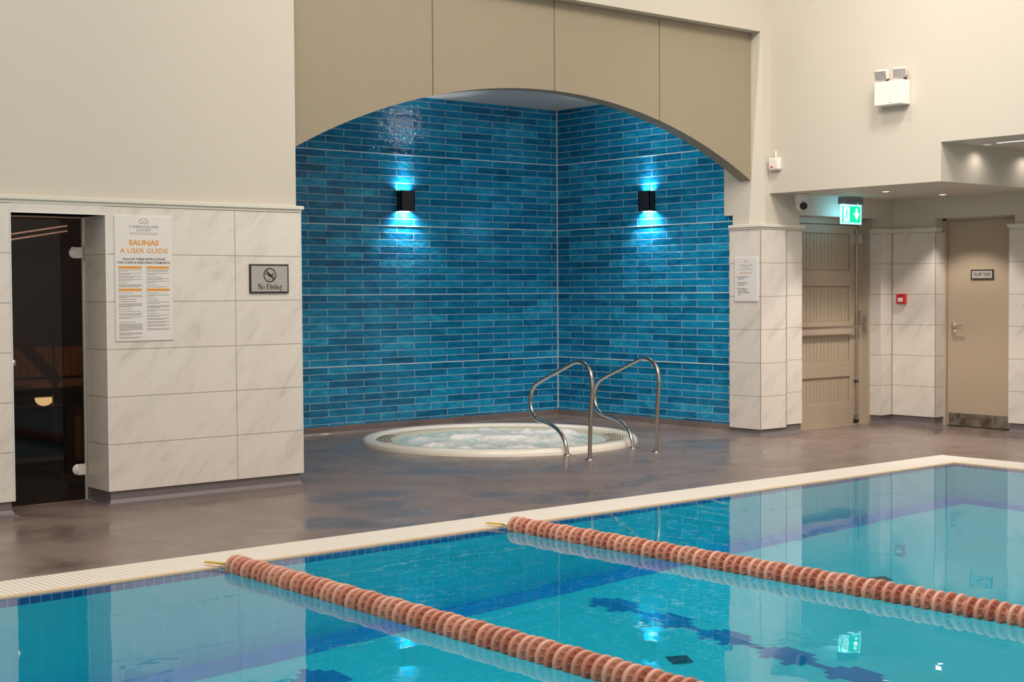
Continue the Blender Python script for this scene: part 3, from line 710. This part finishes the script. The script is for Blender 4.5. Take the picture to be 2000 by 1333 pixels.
# coping: ribbed grating plus tan lip
m = MB()
def cop(x0, x1, y0, y1, along):
    z = .002
    uvf = (lambda x, y: (x, y)) if along == 'X' else (lambda x, y: (y, x))
    m.face([(x0, y0, z), (x1, y0, z), (x1, y1, z), (x0, y1, z)], [uvf(x0, y0), uvf(x1, y0), uvf(x1, y1), uvf(x0, y1)])
cop(X0 - .37, X1 + .38, Y1 + .03, Y1 + .37, 'X'); cop(X1 + .03, X1 + .38, Y0 - .37, Y1 + .03, 'Y'); cop(X0 - .37, X1 + .03, Y0 - .37, Y0 - .03, 'X'); cop(X0 - .37, X0 - .03, Y0 - .03, Y1 + .03, 'Y')
m.box(X0 - .37, X1 + .38, Y1 + .03, Y1 + .37, -.12, .0015); m.box(X1 + .03, X1 + .38, Y0 - .37, Y1 + .03, -.12, .0015); m.box(X0 - .37, X1 + .03, Y0 - .37, Y0 - .03, -.12, .0015); m.box(X0 - .37, X0 - .03, Y0 - .03, Y1 + .03, -.12, .0015)
m.build('coping_grating', COPING, pool)
m = MB(); z = .003
m.box(X0 - .03, X1 + .03, Y1 - .004, Y1 + .03, -.012, z); m.box(X1 - .004, X1 + .03, Y0 - .03, Y1 - .004, -.012, z); m.box(X0 - .03, X1 - .004, Y0 - .03, Y0 + .004, -.012, z); m.box(X0 - .03, X0 + .004, Y0 + .004, Y1 - .004, -.012, z)
m.build('coping_lip', LIP, pool)
m = MB(); e = .012; m.box(X0 - e, X1 + e, Y0 - e, Y1 + e, ZB - e, -.004)
water = m.build('water', WATER, pool)

# ------------------------------------------------------------------ lane ropes
def disc_mesh():
    mb = MB()
    pr = [(.012, -.024), (.024, -.024), (.029, -.020), (.036, -.008), (.048, -.0085), (.055, -.0095), (.0605, -.006), (.0612, 0), (.0605, .006), (.055, .0095), (.048, .0085), (.036, .008), (.029, .020), (.024, .024), (.012, .024)]
    mb.lathe(pr, (0, 0, 0), 'Y', 28)
    for k in range(10):
        a = 2 * PI * k / 10; c, s2 = math.cos(a), math.sin(a)
        for sy in (-1, 1): mb.obox((c * .040, sy * .010, s2 * .040), ((c, 0, s2), (0, 1, 0), (-s2, 0, c)), (.009, .007, .0022))
    o = mb.build('float_disc', TERRA[0]); return o
proto = disc_mesh(); meshes = [proto.data]
for k in (1, 2):
    me = proto.data.copy(); me.materials[0] = TERRA[k]; meshes.append(me)
bpy.data.objects.remove(proto)
def rope(x0, y0, x1, y1, anchor, label):
    t = thing('lane_rope', (x0, y0, 0), label, 'lane rope', 'lane ropes across the pool')
    n = 100; dx, dy = x1 - x0, y1 - y0; L = math.hypot(dx, dy); st = .0495; ang = math.atan2(dx, -dy)
    for i in range(n):
        d = .05 + st * i; o = bpy.data.objects.new('float_disc', meshes[(i * 7 + i // 3) % 3]); COL.objects.link(o); o.parent = t
        o.location = (dx / L * d, dy / L * d, .012 + .0025 * math.sin(i * 1.7)); o.rotation_euler = (random.uniform(-.05, .05), random.random() * 6, ang + random.uniform(-.05, .05))
    ex, ey = x0 + dx / L * (L - .0), y0 + dy / L * (L - .0)
    m = MB(); m.tube([(*anchor, .02), (x0, y0, .012), (x1, y1, .012)], .004, 6); m.build('cable', WIRE, t)
    ax, ay = anchor
    m = MB(); m.obox(((ax + x0) / 2 - .01, (ay + y0) / 2 + .03, .018), ((x0 - ax, y0 - ay, 0), (y0 - ay, ax - x0, 0), (0, 0, 1)), (.055, .010, .004)); m.build('strap', YEL, t)
    return t
rope(3.428, 6.235, 3.440, 1.24, (3.37, 6.36), 'nearer terracotta lane rope, its end at the left on the cream edge')
rope(5.20, 6.235, 5.272, 1.24, (5.15, 6.36), 'farther terracotta lane rope, running out to the right edge')

# ================================================================== whirlpool
CX, CY = 8.17, 9.93
spa = thing('whirlpool', (CX, CY, 0), 'round cream whirlpool with foaming water sunk in the alcove floor', 'hot tub')
m = MB(); m.lathe([(1.228, -.02), (1.228, .012), (1.222, .035), (1.205, .050), (1.18, .057), (1.145, .057), (1.125, .050), (1.115, .036), (1.110, .020)], (CX, CY, 0), 'Z', 96); m.build('rim', ACRYL, spa)
m = MB(); m.lathe([(1.113, .026), (1.11, .030), (.965, .030), (.955, .020), (.955, -.02)], (CX, CY, 0), 'Z', 96); gt = m.build('overflow_grate', GRATE, spa)
m = MB()
for base in (math.atan2(.642, -.766), math.atan2(-.642, .766)):
    for ring in range(6):
        rr = .985 + .022 * ring
        for k in range(-9, 10):
            a = base + k * .034 + (.017 if ring % 2 else 0); c, s2 = math.cos(a), math.sin(a)
            m.obox((CX + rr * c, CY + rr * s2, .0305), ((c, s2, 0), (-s2, c, 0), (0, 0, 1)), (.0050, .0095, .0012))
tag(m.build('grate_slots', SLOT, gt))
m = MB(); rows = []
rnd = random.Random(3); bl = [(rnd.uniform(0, .85), rnd.uniform(0, 2 * PI), rnd.uniform(.05, .13), rnd.uniform(.008, .030)) for _ in range(90)]
bl = [(r_ * math.cos(a), r_ * math.sin(a), w, h_) for r_, a, w, h_ in bl]
def wz(x, y):
    z = .012
    for bx, by, w, h_ in bl:
        d2 = ((x - bx) ** 2 + (y - by) ** 2) / (w * w)
        if d2 < 6: z += h_ * math.exp(-d2)
    r_ = math.hypot(x, y); k = max(0, min(1, (.955 - r_) / .1))
    z += .006 * math.sin(x * 31 + 4 * math.sin(y * 17)) * math.cos(y * 27 + 3 * math.sin(x * 13))
    return .014 + (min(z, .068) - .014) * k
for i in range(46):
    r_ = .957 * i / 45
    rows.append([(CX + r_ * math.cos(2 * PI * k / 120), CY + r_ * math.sin(2 * PI * k / 120), wz(r_ * math.cos(2 * PI * k / 120), r_ * math.sin(2 * PI * k / 120))) for k in range(120)])
m.grid(rows, closed=True); m.build('bubbling_water', SPAW, spa)

# handrails
def smooth_path(pts, n=6):
    P = [Vector(p) for p in pts]; out_ = []
    for i in range(len(P) - 1):
        p0 = P[max(i - 1, 0)]; p1 = P[i]; p2 = P[i + 1]; p3 = P[min(i + 2, len(P) - 1)]
        for k in range(n):
            t_ = k / n; out_.append(.5 * ((2 * p1) + (p2 - p0) * t_ + (2 * p0 - 5 * p1 + 4 * p2 - p3) * t_ ** 2 + (3 * p1 - p0 - 3 * p2 + p3) * t_ ** 3))
    out_.append(P[-1]); return out_
PR = [(0, .005), (-.010, .20), (-.024, .38), (-.040, .52), (-.048, .60), (-.030, .675), (.015, .727), (.080, .760), (.155, .772), (.235, .765), (.34, .735), (.50, .685), (.68, .631), (.86, .573), (.945, .535), (1.00, .475), (1.022, .39), (.99, .31), (.925, .262), (.83, .243), (.73, .236), (.62, .219), (.52, .190), (.445, .145), (.395, .085), (.368, .005)]
u = (.2341, .9722)
def handrail(x, y, label):
    t = thing('handrail', (x, y, 0), label, 'handrail', 'steel handrails at the whirlpool')
    m = MB(); m.tube(smooth_path([(x + u[0] * s2, y + u[1] * s2, z) for s2, z in PR]), .0165, 14); m.build('tube', STEEL, t)
    for s2 in (0, .368):
        m = MB(); m.lathe([(.0, .012), (.022, .012), (.030, .008), (.036, .003), (.036, 0)], (x + u[0] * s2, y + u[1] * s2, 0), 'Z', 20); m.build('base_flange', STEEL, t)
handrail(7.786, 8.346, 'bent steel handrail at the whirlpool, the nearer left one')
handrail(8.555, 8.364, 'bent steel handrail at the whirlpool, the right one')

# ================================================================== wall fittings
def sconce(front, label, n, right):
    c = Vector(front); n = Vector(n); right = Vector(right); up = Vector((0, 0, 1))
    t = thing('wall_light', tuple(c - n * .075), label, 'wall light', 'black up-and-down wall lights in the alcove')
    m = MB(); hw, hh, dp = .080, .099, .0375
    cc = c - n * dp
    for sgn in (-1, 1): m.obox(cc + right * (hw - .004) * sgn, (right, up, n), (.004, hh, dp))
    m.obox(c - n * .004, (right, up, n), (hw, hh, .004)); m.obox(c - n * .071, (right, up, n), (hw, hh, .004)); m.obox(cc, (right, up, n), (hw - .006, hh - .03, dp - .004))
    m.build('housing', BLACK, t)
    for sgn in (-1, 1):
        m = MB(); m.obox(cc + up * (hh - .029) * sgn, (right, up, n), (hw - .01, .001, dp - .01)); m.build('lens', SCL, t)
        l = bpy.data.lights.new('sconce_beam', 'AREA'); l.shape = 'RECTANGLE'; l.size = hw * 1.7; l.size_y = .035; l.energy = 5.0 if sgn < 0 else 1.3
        l.color = (.84, .95, 1); l.spread = 2.6 if sgn < 0 else 2.5
        lo = bpy.data.objects.new('sconce_beam', l); COL.objects.link(lo); lo.parent = t
        lo.location = cc + up * (hh - .004) * sgn - n * .008 - t.location
        z_ = -(up * sgn - n * .25).normalized(); x_ = right; y_ = z_.cross(x_).normalized()
        lo.rotation_euler = Matrix((x_, y_, z_)).transposed().to_euler()
        o = cc + up * (hh - .006) * sgn
        if sgn > 0: spot('sconce_up_beam', tuple(o), tuple(o + up + n * .30), 14, (.95, .95, 1), 66, .5, .02, t)
        else: spot('sconce_down_beam', tuple(o), tuple(o - up - n * .15), 16, (.86, .95, 1), 98, .2, .02, t)
    return t
sconce((8.2, 11.34, 2.221), 'black box wall light glowing on the blue tiles, left of the corner', (0, -1, 0), (1, 0, 0))
sconce((10.12, 10.055, 2.221), 'black box wall light glowing on the blue tiles, right of the corner', (-1, 0, 0), (0, -1, 0))

def downlight(x, y, z, label, power, ang, blend=.35, group=None, rec=0.0):
    t = thing('downlight', (x, y, z), label, 'downlight', group)
    m = MB(); m.lathe([(.030, -.001), (.033, -.004), (.042, -.004), (.044, 0)], (x, y, z), 'Z', 24); m.build('trim_ring', WPLAST, t)
    m = MB(); m.lathe([(.0001, -.002), (.031, -.002)], (x, y, z), 'Z', 24); m.build('lens', LENSW if not rec else DIML, t)
    spot('downlight_beam', (x, y, z - .01), (x, y, z - 1), power, (1, .90, .80), ang, blend, .03, t)
downlight(10.931, 7.804, 2.22, 'small lit round downlight in the nook soffit, the left of the two', 62, 100, .4, 'downlights in the nook soffit')
downlight(11.730, 7.745, 2.22, 'small lit round downlight in the nook soffit, the right of the two', 62, 100, .4, 'downlights in the nook soffit')
downlight(10.78, 6.69, 2.54, 'downlight in the raised soffit, washing the dropped face near the edge', 4, 150, .9, None, 1)
downlight(11.52, 6.69, 2.54, 'downlight in the raised soffit, outermost past the light strip', 4, 150, .9, None, 1)
al = thing('ceiling_light', (9.4, 9.73, 3.243), 'round lit ceiling light in the alcove hidden behind the arch, glinting in the blue tiles', 'ceiling light')
m = MB(); m.lathe([(.13, 0), (.135, -.02), (.12, -.03)], (9.4, 9.73, 3.243), 'Z', 32); m.build('trim_ring', WPLAST, al)
m = MB(); m.lathe([(.0001, -.070), (.045, -.064), (.07, -.05), (.085, -.025)], (9.4, 9.73, 3.243), 'Z', 32); m.build('diffuser', LENSA, al)
st = thing('light_strip', (10.67, 6.2, 2.54), 'narrow lit white light strip in the raised soffit at the right edge', 'light strip')
m = MB(); m.box(10.660, 10.690, 5.4, 6.545, 2.534, 2.54); m.build('diffuser', TUBE, st)
m = MB(); m.box(10.654, 10.660, 5.4, 6.551, 2.532, 2.54); m.box(10.690, 10.696, 5.4, 6.551, 2.532, 2.54); m.build('frame', WPLAST, st)

# twin-head emergency light on the right wall
em = thing('emergency_light', (10.28, 7.24, 2.95), 'white twin-spot emergency light high on the right wall', 'emergency light')
m = MB(); m.box(10.175, 10.28, 7.100, 7.385, 2.875, 3.078); m.build('housing', WPLAST, em, bevel=.006)
m = MB(); m.box(10.171, 10.175, 7.106, 7.379, 2.881, 3.045); m.build('front_cover', WPLAST, em, bevel=.002)
s = Sheet((10.1705, 7.385, 2.875), (0, -1, 0)); s.text('abo', .165, .020, .010, .028); s.build('lettering', GREYP, em)
for yy, tw in ((7.325, .35), (7.150, -.05)):
    dirv = Vector((-.78, -.12 if tw > 0 else -.42, -.30)).normalized(); side = dirv.cross(Vector((0, 0, 1))).normalized(); upv = side.cross(dirv)
    c0 = Vector((10.20, yy, 3.138))
    m = MB(); m.obox(c0 + dirv * .0, (side, upv, dirv), (.052, .040, .028)); hd_ = m.build('spot_head', WPLAST, em, bevel=.006)
    m = MB(); m.obox(c0 + dirv * .0290, (side, upv, dirv), (.050, .038, .002)); m.build('lens', GLENS, hd_)
    m = MB(); m.tube([(10.235, yy - .03, 3.078), (10.235, yy - .03, 3.115)], .014, 10); m.build('swivel', BLACK, em)

# sensor on right wall
se = thing('wall_sensor', (10.28, 8.52, 2.48), 'small white wall sensor with cable stub near the corner', 'sensor')
m = MB(); m.box(10.222, 10.28, 8.455, 8.570, 2.425, 2.535); m.build('body', WPLAST, se, bevel=.014)
m = MB(); m.box(10.219, 10.224, 8.515, 8.540, 2.447, 2.459); m.build('indicator', RED, se)
m = MB(); m.tube([(10.265, 8.515, 2.535), (10.265, 8.515, 2.60)], .010, 10); m.build('cable_stub', WPLAST, se)

# turret camera
cm = thing('security_camera', (10.56, 8.46, 2.22), 'white turret security camera with black lens under the nook soffit', 'camera')
m = MB(); m.lathe([(.0, 0), (.062, 0), (.066, -.012), (.064, -.062), (.056, -.078), (.0, -.078)], (10.56, 8.46, 2.22), 'Z', 28); m.build('mount', CAMW, cm)
m = MB(); R_ = .057; cc = Vector((10.56, 8.455, 2.12)); m.lathe([(max(.0001, R_ * math.cos(a)), R_ * math.sin(a)) for a in [PI / 2 - PI * i / 14 for i in range(15)]], cc, 'Z', 28); ball = m.build('ball', CAMW, cm)
dv = Vector((-.50, -.78, -.30)).normalized(); sv = dv.cross(Vector((0, 0, 1))).normalized(); uv_ = sv.cross(dv)
m = MB(); rows = []
for rr, dd in ((.036, .040), (.036, .054), (.030, .058), (.0001, .058)):
    rows.append([cc + dv * dd + (sv * math.cos(2 * PI * k / 24) + uv_ * math.sin(2 * PI * k / 24)) * rr for k in range(24)])
m.grid(rows, closed=True); m.build('lens', BLACK, ball)

# exit sign
ex = thing('exit_sign', (11.28, 8.45, 2.22), 'lit green exit sign with running figure and down arrow over the exit door', 'exit sign')
YE = 8.44
m = MB(); m.box(11.11, 11.44, YE - .02, YE + .03, 2.145, 2.212); m.build('housing', GREYM, ex, bevel=.004)
m = MB(); m.box(11.115, 11.435, YE, YE + .008, 1.958, 2.145); m.build('acrylic_plate', EXE, ex)
m = MB(); m.box(11.135, 11.415, YE - .003, YE - .0005, 1.975, 2.128); m.build('green_panel', EXG, ex)
s = Sheet((11.135, YE - .003, 1.975), (1, 0, 0))
s.rect(.022, .112, .006, .147); s.rect(.205, .235, .075, .135); s.poly([(.175, .085), (.22, .02), (.265, .085), (.235, .10), (.205, .10)]); s.build('white_pictogram', EXW, ex)
s = Sheet((11.135, YE - .0045, 1.975), (1, 0, 0)); s.disc(.072, .118, .010); s.line(.070, .105, .060, .065, .014); s.line(.060, .065, .078, .045, .010); s.line(.078, .045, .070, .020, .009); s.line(.060, .065, .044, .040, .010); s.line(.044, .040, .028, .040, .008); s.line(.070, .100, .088, .085, .007); s.line(.068, .100, .050, .088, .007)
s.build('running_figure', EXG, ex)
m = MB(); m.lathe([(.0001, -.004), (.006, -.003), (.007, 0)], (11.35, YE - .02, 2.155), 'Y', 12); m.build('indicator', EXG, ex)
l = bpy.data.lights.new('exit_sign_glow', 'AREA'); l.shape = 'RECTANGLE'; l.size = .28; l.size_y = .14; l.energy = .55; l.color = (.25, .75, 1)
lo = bpy.data.objects.new('exit_sign_glow', l); COL.objects.link(lo); lo.parent = ex; lo.location = Vector((11.22, YE + .012, 2.06)) - ex.location; lo.rotation_euler = (-PI / 2, PI, 0)
lo.rotation_euler = Vector((-.35, 1, .3)).to_track_quat('-Z', 'Y').to_euler()

# fire call point
fc = thing('fire_call_point', (12.12, 8.45, 1.245), 'red square fire call point on the marble tiles', 'call point')
m = MB(); m.box(12.085, 12.123, 8.402, 8.505, 1.195, 1.293); m.build('housing', RED, fc, bevel=.006)
m = MB(); m.box(12.082, 12.086, 8.425, 8.482, 1.215, 1.255); m.build('press_panel', SIGNW, fc)
m = MB(); m.box(12.082, 12.086, 8.445, 8.462, 1.268, 1.280); m.build('test_key_slot', BLACK, fc)

# ---- sauna guide poster
YP = 8.570
po = thing('sauna_guide_sign', (4.12, YP, 1.035), 'tall white sign titled Saunas, A User Guide on the left marble wall', 'sign')
m = MB(); m.box(3.921, 4.318, YP, YP + .008, 1.038, 1.836); m.build('board', SIGNW, po, bevel=.003)
O = (3.921, YP, 1.038); S = lambda: Sheet(O, (1, 0, 0))
w_, h_ = .397, .798
def zf(f): return h_ * (1 - f)     # fraction from the top
s = S(); s.ring(w_ / 2 - .017, zf(.047), .010, .0145, 60, 330, 18); s.ring(w_ / 2 + .017, zf(.047), .010, .0145, -150, 120, 18); s.line(w_ / 2 - .010, zf(.045), w_ / 2, zf(.055), .004); s.line(w_ / 2 + .010, zf(.045), w_ / 2, zf(.055), .004); s.ring(w_ / 2, zf(.047), .018, .020, 25, 155, 12, 1.2); s.build('emblem', GOLD, po)
s = S(); s.text('CARRIGALINE', w_ / 2, zf(.098), .016, .200); s.text('COURT', w_ / 2, zf(.124), .016, .102); s.rect(w_ / 2 - .10, w_ / 2 + .10, zf(.134) - .001, zf(.134)); s.text('HOTEL & LEISURE CENTRE', w_ / 2, zf(.150), .007, .185); s.build('brand_lettering', GREYP, po)
s = S(); s.text('SAUNAS', w_ / 2, zf(.235), .032, .205, bold=.03); s.text('A USER GUIDE', w_ / 2, zf(.298), .031, .330, bold=.006)
for fx in ((.055, .455), (.535, .935)):
    for f0, f1 in ((.404, .422), (.582, .600)): s.rect(w_ * fx[0], w_ * fx[1], zf(f1), zf(f0))
s.build('orange_lettering', ORANGE, po)
s = S(); s.text('FOLLOW THESE INSTRUCTIONS', w_ / 2, zf(.355), .0135, .290, bold=.015); s.text('FOR A SAFE & ENJOYABLE STEAM BATH', w_ / 2, zf(.382), .0135, .360, bold=.015); s.build('subtitle_lettering', BLACKP, po)
rn = random.Random(5)
for fx, blocks in (((.055, .455), [(.432, 2), (.458, 2), (.482, 2), (.505, 2), (.530, 1), (.548, 3), (.615, 1), (.635, 3), (.665, 1), (.682, 1), (.700, 4), (.745, 1), (.762, 1), (.780, 2), (.806, 2), (.846, 1), (.862, 7), (.932, 3), (.966, 2)]),
                   ((.535, .935), [(.432, 2), (.458, 2), (.484, 1), (.498, 2), (.522, 2), (.550, 1), (.566, 1), (.615, 1), (.632, 2), (.658, 1), (.674, 1), (.690, 2), (.718, 3), (.752, 2), (.778, 1), (.794, 2), (.820, 2), (.846, 2), (.872, 2), (.902, 2)])):
    for part_ in (0, 1):
      s = S()
      for f0, nl in [b_ for b_ in blocks if (b_[0] > .6) == bool(part_)]:
        for q_ in range(nl):
            ln = 1.0 if q_ < nl - 1 else rn.uniform(.35, .95); f = f0 + q_ * .0085
            x = w_ * fx[0]; xe = x + w_ * (fx[1] - fx[0]) * ln
            while x < xe:
                x2 = min(xe, x + rn.uniform(.006, .020)); s.rect(x, x2 - .0016, zf(f) - .0026, zf(f)); x = x2
      s.build('section_text', GREYP, po)

# ---- No Diving sign
nd = thing('no_diving_sign', (5.03, YP, 1.34), 'grey black-framed plate reading No Diving with a struck-through diver', 'sign')
m = MB(); m.box(4.880, 5.180, YP - .004, YP + .008, 1.338, 1.534); m.build('frame', BLACK, nd)
m = MB(); m.box(4.890, 5.170, YP - .006, YP - .004, 1.349, 1.523); m.build('plate', SIGNG, nd)
s = Sheet((4.88, YP - .006, 1.338), (1, 0, 0))
cx, cz = .152, .122
s.ring(cx, cz, .041, .049, n=40); s.line(cx - .030, cz + .034, cx + .034, cz - .034, .007)
s.line(cx - .034, cz + .016, cx - .008, cz - .004, .007); s.line(cx - .020, cz + .022, cx + .008, cz - .002, .009); s.line(cx - .010, cz - .003, cx + .012, cz - .004, .012); s.line(cx + .010, cz - .002, cx + .034, cz - .018, .005); s.line(cx + .010, cz - .006, cx + .028, cz - .030, .006); s.disc(cx + .022, cz + .006, .0075)
s.line(cx - .018, cz - .022, cx - .004, cz - .027, .003); s.line(cx - .004, cz - .027, cx + .010, cz - .023, .003)
serif(s, 'No Diving', .060, .026, .038, .190)
s.build('lettering', BLACKP, nd)

# ---- rules sign on the pier
ru = thing('rules_sign', (10.128, 8.78, 1.24), 'small white whirlpool rules sign with bullet text on the tiled pier', 'sign')
XP = 10.118
m = MB(); m.box(XP, XP + .009, 8.605, 8.882, 1.235, 1.640); m.build('board', SIGNW, ru, bevel=.003)
Q = lambda: Sheet((XP, 8.882, 1.235), (0, -1, 0)); W2, H2 = .277, .405
s = Q(); s.ring(W2 / 2 - .012, .365, .007, .011, 60, 330, 14); s.ring(W2 / 2 + .012, .365, .007, .011, -150, 120, 14); s.ring(W2 / 2, .365, .014, .016, 25, 155, 10, 1.2); s.build('emblem', GOLD, ru)
s = Q(); s.text('CARRIGALINE', W2 / 2, .325, .012, .165); s.text('COURT', W2 / 2, .305, .012, .085); s.rect(.05, .227, .2965, .2975); s.text('HOTEL & LEISURE CENTRE', W2 / 2, .287, .005, .16); s.build('brand_lettering', GREYP, ru)
s = Q(); s.text('JACUZZI RULES', W2 / 2, .255, .012, .145, bold=.02); s.build('orange_lettering', PINKO, ru)
for para in ((('Under 16 years are not', .222), ('allowed to use.', .204)), (('Please shower prior to', .168), ('entering jacuzzi.', .150)),
             (('When red light is on,', .114), ('please vacate jacuzzi', .096), ('when it is on self cleaning', .078), ('cycle.', .060))):
    s = Q(); s.disc(.028, para[0][1] + .005, .004, 10)
    for tx, z in para: s.text(tx, .045, z, .0095, None, 'L', bold=.02)
    s.build('rule_text', BLACKP, ru)
